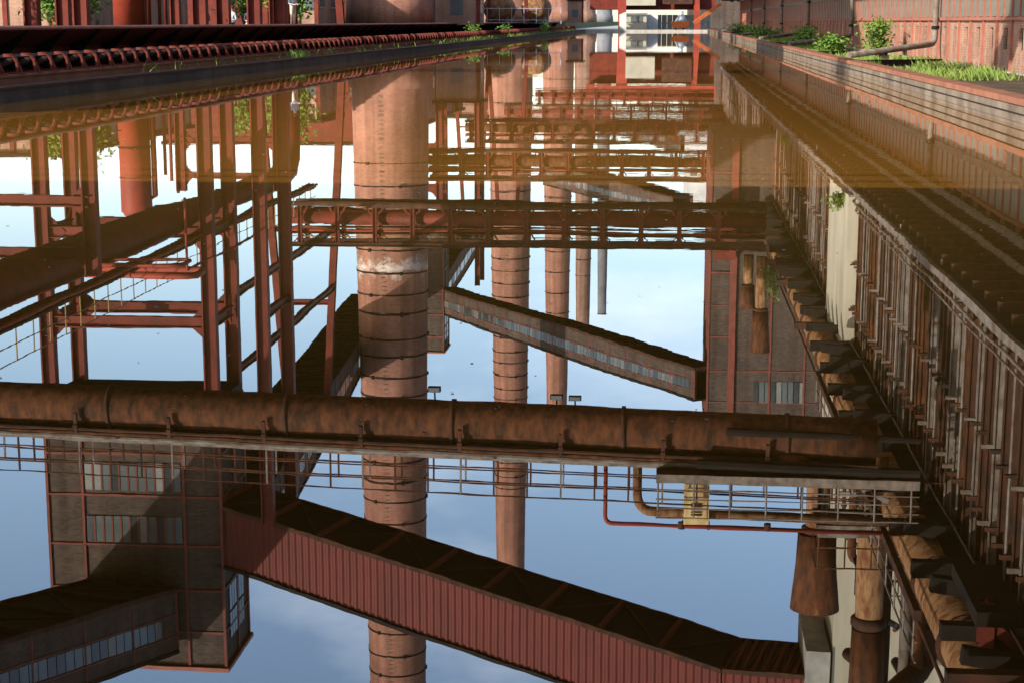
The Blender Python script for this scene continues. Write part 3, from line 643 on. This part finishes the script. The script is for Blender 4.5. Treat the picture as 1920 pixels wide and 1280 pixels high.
tr = MB().tube([(7.2, Y0 + .4, 4.97), (7.2, Y0 + .4, 10.4)], .035, 6).build('tie_rod', 'greysteel', ow)
for i in range(1, 50): copy_at(tr, (rk.uniform(-.05, .05), 4.5*i + rk.uniform(-1, 1), rk.uniform(-.5, 0)))
for z in (6.9, 9.4): MB().box(7.45, 7.6, Y0, 258, z, z + .14).build('wale', 'rustdark', ow)
for z in (5.5, 10.6): MB().tube([(7.1, Y0, z), (7.1, 258, z)], .03, 6).build('conduit', 'greysteel', ow)
sp = MB().box(7.08, 7.2, Y0 + .5, Y0 + .64, 5.2, 5.45).build('valve_box', 'rust', ow)
for i in range(1, 60): copy_at(sp, (0, 3.9*i + rk.uniform(-.6, .6), 0))

# collecting main, brackets, platform rail
cm = thing('collecting_main', 'rust streaked collecting main on dark brackets above the oven wall', 'pipe', (6.2, 60, 10))
MB().tube([(6.6, 18, 11.6), (6.6, 256, 11.6)], .62, 24).build('main_pipe', 'rustbright', cm, True)
br = MB().beam((5.6, Y0, 10.78), (9.5, Y0, 10.78), .32, .36).build('bracket', 'dark', cm)
col_ = MB().tube([(6.6, Y0 + 1.6, 11.6), (6.6, Y0 + 1.68, 11.6)], .72, 24).build('flange', 'rustdark', cm)
elb = MB().tube([(8, Y0 + 2.2, 11)] + bend((8, Y0 + 2.2, 11), (8, Y0 + 2.2, 13.4), (6.6, Y0 + 2.2, 12.2), .7) + [(6.6, Y0 + 2.2, 12.2)], .28, 12).build('gooseneck', 'rust', cm, True)
br2 = MB().beam((5.35, Y0, 10.85), (8.2, Y0, 10.85), .32, .3).build('bracket', 'rustdark', cm); br2.location.y += 2.1
br3 = MB().beam((5.9, Y0, 10.4), (8.2, Y0, 10.7), .26, .34).build('bracket', 'dark', cm); br3.location.y += 3.0
rb = random.Random(4)
for i in range(1, 58):
    copy_at(br, (rb.uniform(-.15, .2), 4*i + rb.uniform(-.5, .5), 0))
    if rb.random() < .45: copy_at(br2, (rb.uniform(-.2, .4), 4*i + rb.uniform(-.6, .6), rb.uniform(-.1, .5)))
    if rb.random() < .5: copy_at(br3, (0, 4*i + rb.uniform(-.6, .6), rb.uniform(0, .3)))
    copy_at(col_, (0, 4*i, 0)); copy_at(elb, (0, 4*i, 0))
MB().box(7.7, 12, 18, 256, 11.0, 11.15).build('oven_top', 'dark', cm)
MB().box(5.45, 5.6, 36, 62, 10.96, 11.2).build('edge_beam', 'rustdark', cm)
for z in (11.7, 12.15): MB().tube([(5.52, 36, z), (5.52, 62, z)], .025, 6).build('hand_rail', 'greysteel', cm)
pz = MB().tube([(5.52, 36.4, 11.1), (5.52, 36.4, 12.16)], .025, 6).build('rail_post', 'greysteel', cm)
for i in range(1, 17): copy_at(pz, (0, 1.6*i, 0))
MB().box(6.5, 7.7, 18, 256, 11.0, 11.06).build('grating', 'dark', cm)
for x, z, r in ((6.1, 12.5, .05),): MB().tube([(x, 18, z), (x, 250, z)], r, 8).build('service_pipe', 'rustdark', cm, True)

def bleeder(x, y, zb, zt, label, r=.3, bell=.62):
    t = thing('bleeder_stack', label, 'stack', (x, y, zb), 'rusty flare stacks on the collecting main')
    hb = (zt - zb)
    MB().lathe([(r, zb), (r, zt - hb*.42)], x, y, 20).build('pipe', 'rustbright', t, True)
    MB().lathe([(r + .02, zt - hb*.46), (r + .12, zt - hb*.45), (r + .12, zt - hb*.43), (r + .02, zt - hb*.42)], x, y, 20).build('flange', 'rustdark', t, True)
    MB().lathe([(bell*.78, zt - hb*.42), (bell*.82, zt - hb*.25), (bell, zt), (bell*.94, zt), (bell*.75, zt - hb*.25)], x, y, 24).build('bell', 'rust', t, True)
bleeder(5.1, 93, 11, 16.2, 'taller bleeder stack with pale rusty bell beside the first framed bridge', .3, .56)
bleeder(4.4, 93.5, 11, 13.9, 'shorter bleeder stack beside the first framed bridge', .27, .45)
bleeder(4.6, 50, 10.2, 15.9, 'wide dark bell stack standing beside the railed platform', .36, .74)
bleeder(5.98, 48, 10.5, 19.5, 'thick rusty stack with ring, behind the railed platform', .40, .62)
bleeder(5.3, 150, 10.5, 15.5, 'bleeder stack further along the collecting main', .3, .56)
pf = thing('service_platform', 'dark service platform with railings around the bell stack', 'platform', (5.4, 47, 12))
MB().box(4.2, 8, 45.6, 47.4, 12.0, 12.12).build('deck', 'dark', pf); MB().box(4.2, 8, 45.52, 45.6, 11.95, 12.3).build('fascia', 'greysteel', pf)
for k in range(6):
    x = 4.25 + .72*k; MB().tube([(x, 45.6, 12.1), (x, 45.6, 13.2)], .025, 6).build('rail_post', 'rust', pf)
for z in (12.6, 13.2): MB().tube([(4.2, 45.6, z), (8, 45.6, z)], .022, 6).tube([(4.2, 45.6, z), (4.2, 47.4, z)], .022, 6).build('hand_rail', 'rust', pf)
for x, y in ((4.4, 45.8), (4.4, 47.2), (7.5, 45.8), (7.5, 47.2)): MB().hbeam((x, y, 11.1), (x, y, 12), .16, .16, .03, (1,0,0)).build('post', 'dark', pf)
MB().beam((5.4, 45.7, 10.9), (7.4, 45.7, 11.9), .12, .14).build('brace', 'greysteel', pf)
ldr = MB()
for sg in (0, .45): ldr.beam((6.9 + sg, 44.2, 10), (6.9 + sg, 46.5, 17), .06, .1)
for i in range(22): ldr.beam((6.9, 44.2 + i*.1045, 10 + i*.318), (7.35, 44.2 + i*.1045, 10 + i*.318), .03, .03)
ld = thing('steel_ladder', 'steep rusty ladder rising past the railed platform', 'ladder', (7, 44.5, 10)); ldr.build('rails_and_rungs', 'rustdark', ld)
rt = random.Random(33)
for k in range(24):
    x = rt.uniform(6.3, 9.2); y = rt.uniform(42, 60); zt = rt.uniform(13, 21); r = rt.choice((.07, .1, .16, .22, .3))
    t = thing('stand_pipe', '%s rusty standpipe %s the oven top near the platform' % (('thin', 'thin', 'slim', 'stout', 'thick')[(.07, .1, .16, .22, .3).index(r)], 'rising from'), 'pipe', (x, y, 11.15), 'standpipes on the oven top')
    q = (x + rt.uniform(-1.6, 1.6), y + rt.uniform(-3, 3), zt + .1)
    MB().tube([(x, y, 11.1)] + bend((x, y, 11.1), (x, y, zt), q, .5) + [q], r, 10).build('tube', rt.choice(('rust', 'rustdark', 'rustdark', 'greysteel')), t, True)
    for z in (12.2, zt - 1.2): MB().lathe([(r, z), (r*1.5, z), (r*1.5, z + .1), (r, z + .1)], x, y, 12).build('flange', 'rustdark', t)
for y, z, x0, x1 in ((52, 14.6, 6.3, 11), (57, 16.8, 6.6, 11), (61, 13.4, 6.0, 11)):
    t = thing('cat_walk', {52: 'middle railed catwalk above the oven top, behind the platform', 57: 'highest railed catwalk above the oven top', 61: 'lowest railed catwalk above the oven top, before the cream coal tower'}[y], 'walkway', (x0, y, z), 'catwalks over the ovens')
    MB().box(x0, x1, y, y + 1.1, z, z + .09).build('deck', 'dark', t)
    for zz in (.5, 1.0): MB().tube([(x0, y, z + zz), (x1, y, z + zz)], .022, 6).build('hand_rail', 'rustdark', t)
    for i in range(7): MB().tube([(x0 + (x1 - x0)*i/6, y, z), (x0 + (x1 - x0)*i/6, y, z + 1.0)], .022, 6).build('rail_post', 'rustdark', t)
    for x in (x0 + .3, x1 - .4): MB().hbeam((x, y + .5, 11.1), (x, y + .5, z), .18, .2, .03, (1,0,0)).build('leg', 'rustdark', t)
    MB().beam((x0 + .3, y + .5, z - .2), (x0 + 2.4, y + .5, 11.3), .1, .12).build('brace', 'rustdark', t)
# lattice gantry in the near right corner
lg = thing('lattice_gantry', 'dark red lattice gantry rising over the oven top near the viewpoint', 'gantry', (7, 32, 10))
for x in (6.6, 9.4):
    MB().hbeam((x, 34, 10), (x, 34, 19), .3, .34, .05, (0,1,0)).build('leg', 'red', lg)
for k in range(3): MB().beam((6.6, 34, 10.4 + 2.6*k), (9.4, 34, 12.8 + 2.6*k), .2, .22).build('diagonal', 'red', lg); MB().beam((6.6, 34.05, 12.9 + 2.6*k), (9.4, 34.05, 12.9 + 2.6*k), .18, .2).build('tie', 'red', lg)
MB().box(6.3, 9.8, 33.4, 36.5, 10.05, 10.35).build('base_frame', 'dark', lg)

# coal towers
ct = thing('coal_tower', 'tall cream concrete coal tower standing on the ovens, end of the red bridge', 'tower', (9, 70, 5))
MB().box(6.85, 15, 66, 74, 5.0, 42).build('shaft', 'cream', ct); MB().box(6.6, 15.1, 65.9, 75.1, 42, 42.4).build('parapet', 'concrete', ct)
MB().box(5.8, 6.75, 65.8, 70.2, 23.2, 27.6).build('bridge_collar', 'concrete', ct)
for z in (9.5, 16, 30): MB().box(9, 10.2, 65.94, 66.02, z, z + 1.4).build('window', 'glass', ct)
c2 = thing('coal_tower', 'brown clinker brick coal tower with red frame grid overhanging right bank', 'tower', (8, 118, 6))
MB().box(2.9, 16, 118, 132, 6.5, 27.2).build('brick_wall', 'dbrick', c2); MB().box(2.8, 16.1, 117.9, 132.1, 27.2, 27.5).build('roof', 'redwall', c2)
MB().box(2.95, 16, 118.05, 131.9, 6.2, 6.5).build('underside', 'dbrick', c2)
for x in (2.9, 7.2, 9.6, 12, 15.9): MB().box(x - .07, x + .07, 117.93, 118.05, 6.5, 27.2).build('frame_post', 'trim', c2)
MB().box(4.3, 4.75, 117.8, 118, 6.5, 27.2).build('pilaster', 'trim', c2)
for k in range(9): z = 8.6 + 2.3*k; MB().box(2.9, 16 if k in (6, 7, 8) else 4.3, 117.95, 118.05, z - .05, z + .05).build('frame_rail', 'trim', c2)
for x0, n in ((6.1, 9), (11, 8)):
    pn = MB().box(x0 + .03, x0 + .37, 117.94, 118.03, 23.2, 24.7).build('pane', 'glass', c2)
    for k in range(1, n): copy_at(pn, (.4*k, 0, 0))
for yy in (122, 127, 132): MB().box(2.83, 2.95, yy - .08, yy + .08, 6.5, 27.2).build('frame_post', 'trim', c2)
MB().box(3.2, 4.6, 116.4, 118, 10.5, 14.5).build('red_box', 'red', c2)
wb = thing('white_building', 'tall sunlit white building beyond the end of the basin', 'building', (6, 330, 0))
MB().box(2.9, 20, 332, 350, 17, 36).build('upper_wall', 'white', wb); MB().box(3.0, 20, 332.1, 350, .2, 17).build('lower_wall', 'dbrick', wb); MB().box(2.7, 20.2, 331.8, 350.2, 36, 36.5).build('roof', 'galv', wb)
for k in range(6): MB().box(4 + 2.4*k, 5.3 + 2.4*k, 331.9, 332.05, 26, 28).build('window', 'glass', wb)

# ================================================================ FAR END
pm = thing('pusher_machine', 'bright red oven machine straddling the far end of the basin', 'machine', (-2, 275, .2))
for x, sg in ((-7.9, 1), (4.0, -1)):
    MB().add([(x-.5,274,.2),(x+.5,274,.2),(x+.5+.5*sg,274,9),(x-.5-.3,274,9),(x-.5,275.5,.2),(x+.5,275.5,.2),(x+.5+.5*sg,275.5,9),(x-.8,275.5,9)],
             [(0,1,2,3),(7,6,5,4),(0,4,5,1),(1,5,6,2),(2,6,7,3),(3,7,4,0)]).build('leg', 'redbright', pm)
MB().box(-13.4, 7, 273.8, 276, 8.4, 10.6).build('main_girder', 'redbright', pm); MB().box(-13, 6.8, 276, 286, 3.4, 8.3).build('machine_body', 'red', pm)
MB().box(-7.2, -2.6, 273.6, 274.1, 4.0, 7.4).build('cream_panel', 'creamsheet', pm); MB().box(-1.5, 3.2, 273.7, 274.2, 4.2, 7.8).build('panel', 'rustdark', pm)
for x in (-5, -2.6, 1.2): MB().box(x, x + 1.6, 273.6, 274, 10.7, 12.5).build('cabin', 'creamsheet', pm)
for i in range(18): MB().box(-13 + 1.1*i, -12.9 + 1.1*i, 273.7, 273.78, 10.6, 11.8).build('rail_post', 'yellow', pm)
MB().box(-13.2, 6.6, 273.7, 273.76, 11.7, 11.8).build('hand_rail', 'yellow', pm)
MB().beam((3.4, 272, 1.3), (7.5, 273, 4.2), .7, .5).build('chute', 'orange', pm)
cab = thing('site_cabin', 'cream site cabin with two windows at the far end', 'cabin', (-6, 268, .2))
MB().box(-7.0, -3.9, 268, 272, .3, 2.75).build('body', 'creamsheet', cab); MB().box(-7.1, -3.8, 267.9, 272.1, 2.75, 2.87).build('roof', 'white', cab)
for x in (-6.3, -5.3): MB().box(x, x + .85, 267.95, 268.02, 1.4, 2.3).build('window', 'glass', cab)
tn = thing('white_tent', 'white sheeted tent behind the site cabin', 'tent', (-5, 272, .2))
MB().add([(-8.2,272.5,.2),(-8.2,272.5,2.6),(-7.2,272.5,3.0),(-3.4,272.5,3.2),(-2.2,272.5,2.5),(-2.2,272.5,.2)] + [(x, 274.0, z) for x, z in ((-8.2,.2),(-8.2,2.6),(-7.2,3.0),(-3.4,3.2),(-2.2,2.5),(-2.2,.2))],
         [(0,1,2,3,4,5),(11,10,9,8,7,6),(0,6,7,1),(1,7,8,2),(2,8,9,3),(3,9,10,4),(4,10,11,5)]).build('sheet', 'white', tn)
sk = thing('skip', 'orange tipping skip on the apron right of the cabin', 'skip', (1, 268, .2))
MB().add([(.2,267.5,.5),(2.2,267.5,.5),(2.9,267.5,1.5),(-.3,267.5,1.5),(.2,269.3,.5),(2.2,269.3,.5),(2.9,269.3,1.5),(-.3,269.3,1.5)], [(0,1,2,3),(7,6,5,4),(0,4,5,1),(1,5,6,2),(3,7,4,0),(2,6,7,3)]).build('tub', 'orange', sk)
MB().box(.5, .8, 267.7, 269, .22, .5).box(1.6, 1.9, 267.7, 269, .22, .5).build('foot', 'dark', sk)
MB().lathe([(1.0, 1.52), (.35, 2.6), (.35, 3.1)], 1.4, 268.4, 16).build('cone', 'galv', sk, True)
pf2 = thing('panel_fence', 'pale panel fence across the apron beyond the skip', 'fence', (0, 290, .2))
for i in range(16): MB().box(-8 + i*.9, -7.15 + i*.9, 290, 290.08, .25, 2.6).build('panel', 'concrete', pf2)

# ================================================================ PLANTS
def leafy(name, x, y, z, h, w, label, n=260, ls=.1, group=None, mats=('leaf', 'leaf')):
    t = thing(name, label, 'plant' if h < 3.5 else 'tree', (x, y, z), group)
    st = MB(); lf = MB(); rnd = random.Random(int(x*31 + y*17))
    for k in range(6):
        a = rnd.uniform(0, 6.28); q = (x + w*.5*math.cos(a)*rnd.random(), y + w*.5*math.sin(a)*rnd.random(), z + h*rnd.uniform(.6, .95))
        st.tube([(x, y, z), ((x+q[0])/2 + rnd.uniform(-.1,.1)*w, (y+q[1])/2, (z+q[2])/2), q], [.03*h/2 + .01, .02*h/2, .006], 5)
        for j in range(n//6):
            s = rnd.uniform(.2, 1.05); c = Vector((x, y, z)).lerp(Vector(q), s) + Vector((rnd.gauss(0, w*.2), rnd.gauss(0, w*.2), rnd.gauss(0, h*.06)))
            c.z = max(c.z, z + .02)
            d = Vector((rnd.gauss(0,1), rnd.gauss(0,1), rnd.gauss(.2,.6))).normalized()*ls*rnd.uniform(.6, 1.5); e = d.orthogonal().normalized()*ls*rnd.uniform(.25, .45)
            lf.add([c - d*.5, c + e, c + d, c - e], [(0,1,2,3)])
    st.build('stems' if h < 3.5 else 'trunk', 'bark', t); lf.build('foliage' if h < 3.5 else 'crown', mats[0], t)
for i, (x, y, h, w) in enumerate(((8.9, 76, 1.9, 1.3), (7.6, 82, 1.0, 1.5), (7.0, 96, .9, 1.4), (8.3, 110, 1.3, 1.8), (7.5, 140, 1.2, 2.2), (7.8, 160, 1.4, 2.6), (7.4, 185, 1.5, 2.6))):
    leafy('leafy_shrub', x, y, .06, h, w, ('tall leafy shrub against the battery wall', 'broad low shrub just beyond the tall wall shrub', 'small shrub in front of the third downpipe', 'shrub halfway between wall and kerb past the third downpipe', 'wide shrub past the fourth downpipe', 'wide shrub at the fifth downpipe', 'wide shrub near the sixth downpipe, towards far end')[i], 700, .13, None if i == 0 else 'shrubs along right strip')
for x, y in ((-14.9, 128), (-13.9, 188), (-14.4, 150), (-15, 210)): leafy('bank_shrub', x, y, .14, 1.3, 1.0, {128: 'small shrub by the conveyor opposite the nearest chimney', 188: 'small shrub by the left kerb opposite the rusty tanks', 150: 'small shrub by the conveyor past the nearest chimney', 210: 'small shrub by the conveyor past the rusty tanks'}[y], 350, .12, 'shrubs by the conveyor')
for x, y, z, h in ((5.6, 92, 11.1, 2.6), (5.9, 126, 11.1, 2.6), (6.1, 137, 11.1, 3.0), (6.9, 68, 5.0, .7), (7.0, 104, 5.0, .8)): leafy('wall_sapling', x, y, z, h, 1.0, {92: 'green sapling beside the paired bleeder stacks', 126: 'green sapling on the ovens under the brown coal tower', 137: 'tall green sapling on the ovens beyond the brown coal tower', 68: 'small green tuft on the gangway edge at the cream coal tower', 104: 'small green tuft on the gangway edge past the bleeder stacks'}[y], 420, .12, 'saplings on the battery')
for i, (x, y, h) in enumerate(((-33, 66, 6), (-36, 80, 7), (-31, 88, 4.5), (-24, 107, 4.5), (-32, 128, 6), (-29, 142, 5), (-48, 60, 6), (-42, 54, 5.5), (-38, 72, 5), (-45, 84, 6), (-36, 98, 5), (-52, 76, 6))):
    leafy('young_tree', x, y, 1.3, h, h*.6, ('young tree left of the near tower legs', 'young tree behind the near tower legs', 'small tree in front of the red vessel', 'small tree beside the gas main before the nearest chimney', 'young tree behind the nearest chimney', 'small tree before the second tower', 'tall tree left of the red vessel, furthest from the basin', 'young tree left of the gas main portal', 'small tree beyond the gas main portal', 'young tree well behind the near tower legs', 'small tree behind the red vessel', 'young tree at the back of the left bank')[i], 1500, .24, 'trees behind the left bank')
def grass(name, boxes, n, hh, label_seed=3):
    rnd = random.Random(label_seed); b = MB()
    for k in range(n):
        x0, x1, y0, y1, z = rnd.choice(boxes); x = rnd.uniform(x0, x1); y = rnd.uniform(y0, y1); h = hh*rnd.uniform(.4, 1.3); a = rnd.uniform(0, 6.28); w = .012 + .012*rnd.random()
        lx, ly = rnd.gauss(0, .35)*h, rnd.gauss(0, .35)*h
        b.add([(x - w*math.cos(a), y - w*math.sin(a), z), (x + w*math.cos(a), y + w*math.sin(a), z), (x + lx*.5 + w*.6, y + ly*.5, z + h*.65), (x + lx, y + ly, z + h)], [(0,1,2),(0,2,3)])
    return stuff(b.build(name, 'grass'))
rg = random.Random(21); gp = []
for i in range(150):
    y = 46 + 130*rg.random()**1.4; x = rg.uniform(5.7, 9.5); w = rg.uniform(.3, 1.0); gp.append((max(5.68, x - w*.6), min(9.95, x + w*.6), y - w, y + w*1.6, .06))
grass('grass', gp, 16000, .25)
grass('bank_grass', [(-13.9, -13.55, 62, 64.5, .14)] + [(-14.1, -13.55, 100, 250, .14)]*14 + [(-14.1, -13.55, 44, 95, .14)], 2600, .36, 5)
db = MB(); rnd = random.Random(11)
for k in range(260):
    y = 6*math.exp(rnd.random()*2.4); x = rnd.uniform(-.44, .2)*y; s = rnd.uniform(.004, .010)*(1 + y/25)
    if XL + .2 < x < XR - .2:
        pts = [(x + s*math.cos(q)*rnd.uniform(.6, 1.2), y + s*math.sin(q), .002 + .002*rnd.random()) for q in (0, 1.2, 2.4, 3.6, 5)]; db.add(pts, [(0,1,2,3,4)])
stuff(db.build('floating_fluff', 'white'))

# ================================================================ PEOPLE
def person(x, y, z, label, facing, pose='stand', top='shirt', legs='beige', hair='hair'):
    t = thing('person', label, 'person', (x, y, z), None)
    sit = pose == 'sit'; hz = .46 if sit else .92
    V = [(0,0,hz), (0,0,hz+.26), (0,.01,hz+.48), (0,.02,hz+.58), (0,.0,hz+.66), (0,-.02,hz+.76)]; Rr = [.15, .145, .16, .06, .09, .095]; E = [(0,1),(1,2),(2,3),(3,4),(4,5)]
    def chain(start, pts):
        k = start
        for p, r in pts: V.append(p); Rr.append(r); E.append((k, len(V)-1)); k = len(V)-1
        return k
    for s in (-1, 1):
        if sit: chain(0, [((s*.1,-.06,hz-.02), .1), ((s*.13,-.45,hz+.02), .075), ((s*.13,-.48,.1), .05), ((s*.13,-.62,.04), .04)])
        else: chain(0, [((s*.1,0,hz-.06), .1), ((s*.11,-.01,.48), .068), ((s*.11,.03,.09), .045), ((s*.13,-.14,.035), .04)])
        a = chain(2, [((s*.2,.01,hz+.46), .06), ((s*.27,.02,hz+.2), .045), ((s*.16,-.24,hz+.14), .034), ((s*.1,-.32,hz+.17), .03)])
        for f in range(4): chain(a, [((s*(.07+.012*f),-.39,hz+.2-.012*f), .009), ((s*(.05+.012*f),-.42,hz+.18-.012*f), .008)])
        chain(a, [((s*.06,-.34,hz+.21), .01)])
    me = bpy.data.meshes.new('body'); me.from_pydata(V, E, []); o = bpy.data.objects.new('body', me); C.objects.link(o)
    md = o.modifiers.new('skin', 'SKIN'); o.modifiers.new('sub', 'SUBSURF').levels = 1
    for i, r in enumerate(Rr): me.skin_vertices[0].data[i].radius = (r, r)
    me.skin_vertices[0].data[0].use_root = True
    dg = bpy.context.evaluated_depsgraph_get(); nm = bpy.data.meshes.new_from_object(o.evaluated_get(dg)); bpy.data.objects.remove(o)
    o = bpy.data.objects.new('body', nm); C.objects.link(o); o.parent = t; t.rotation_euler = (0, 0, facing)
    nm.materials.clear()
    for k in ('skin', top, legs, 'navy'): nm.materials.append(M[k])
    for p in nm.polygons:
        c = p.center; p.use_smooth = True
        if sit: p.material_index = 0 if c.z > hz + .56 or (abs(c.x) < .2 and c.y < -.2 and c.z > hz + .06 and c.z < hz + .3) else (1 if c.z > hz + .1 and c.y > -.2 else 2)
        else: p.material_index = 3 if c.z < .1 else 0 if c.z < .5 else (2 if c.z < hz + .03 and abs(c.x) < .21 and c.y > -.2 else (0 if c.z > hz + .56 or c.y < -.14 else 1))
    hb = MB(); hd = hz + .74
    for i in range(5):
        for j in range(10): pass
    prof = [(.05, hd + .125), (.085, hd + .10), (.108, hd + .05), (.108, hd), (.10, hd - .04)]
    hb.tube([(0, .02, zz) for r, zz in prof], [r for r, zz in prof], 14)
    h = hb.build('hair', hair, None, True); h.parent = t
    MB().box(-.012, .012, -.125, -.10, hd - .03, hd + .01).build('nose', 'skin').parent = t
    return t
person(-17.75 - .9, 84.5, 1.32, 'standing person in grey shirt and beige shorts behind the trough wall', rad(60))
person(-20.9, 76.2, 1.0, 'seated person with bald head and dark clothes beyond the trough wall', rad(20), 'sit', 'navy', 'navy', 'skin')
person(-20.2, 78.5, 1.0, 'seated person with brown hair beyond the trough wall', rad(-30), 'sit', 'shirt', 'navy', 'hair')
person(-19.7, 80.0, 1.0, 'seated person with fair hair beyond the trough wall', rad(10), 'sit', 'navy', 'beige', 'blond')

gv = [M['glass'], M['glass'], mat('dusty glass', (.12, .125, .115), .45, (.17, .17, .15), 1.5), mat('dark glass', (.03, .036, .036), .15, (.05, .055, .055), 1.0)]
rp_ = random.Random(5)
for o in bpy.data.objects:
    if o.type == 'MESH' and o.name.startswith('pane') and o.data.materials and o.data.materials[0] == M['glass']:
        o.material_slots[0].link = 'OBJECT'; o.material_slots[0].material = rp_.choice(gv)
for o in bpy.data.objects:
    if '_o' in o: del o['_o']
S.render.engine = 'CYCLES'
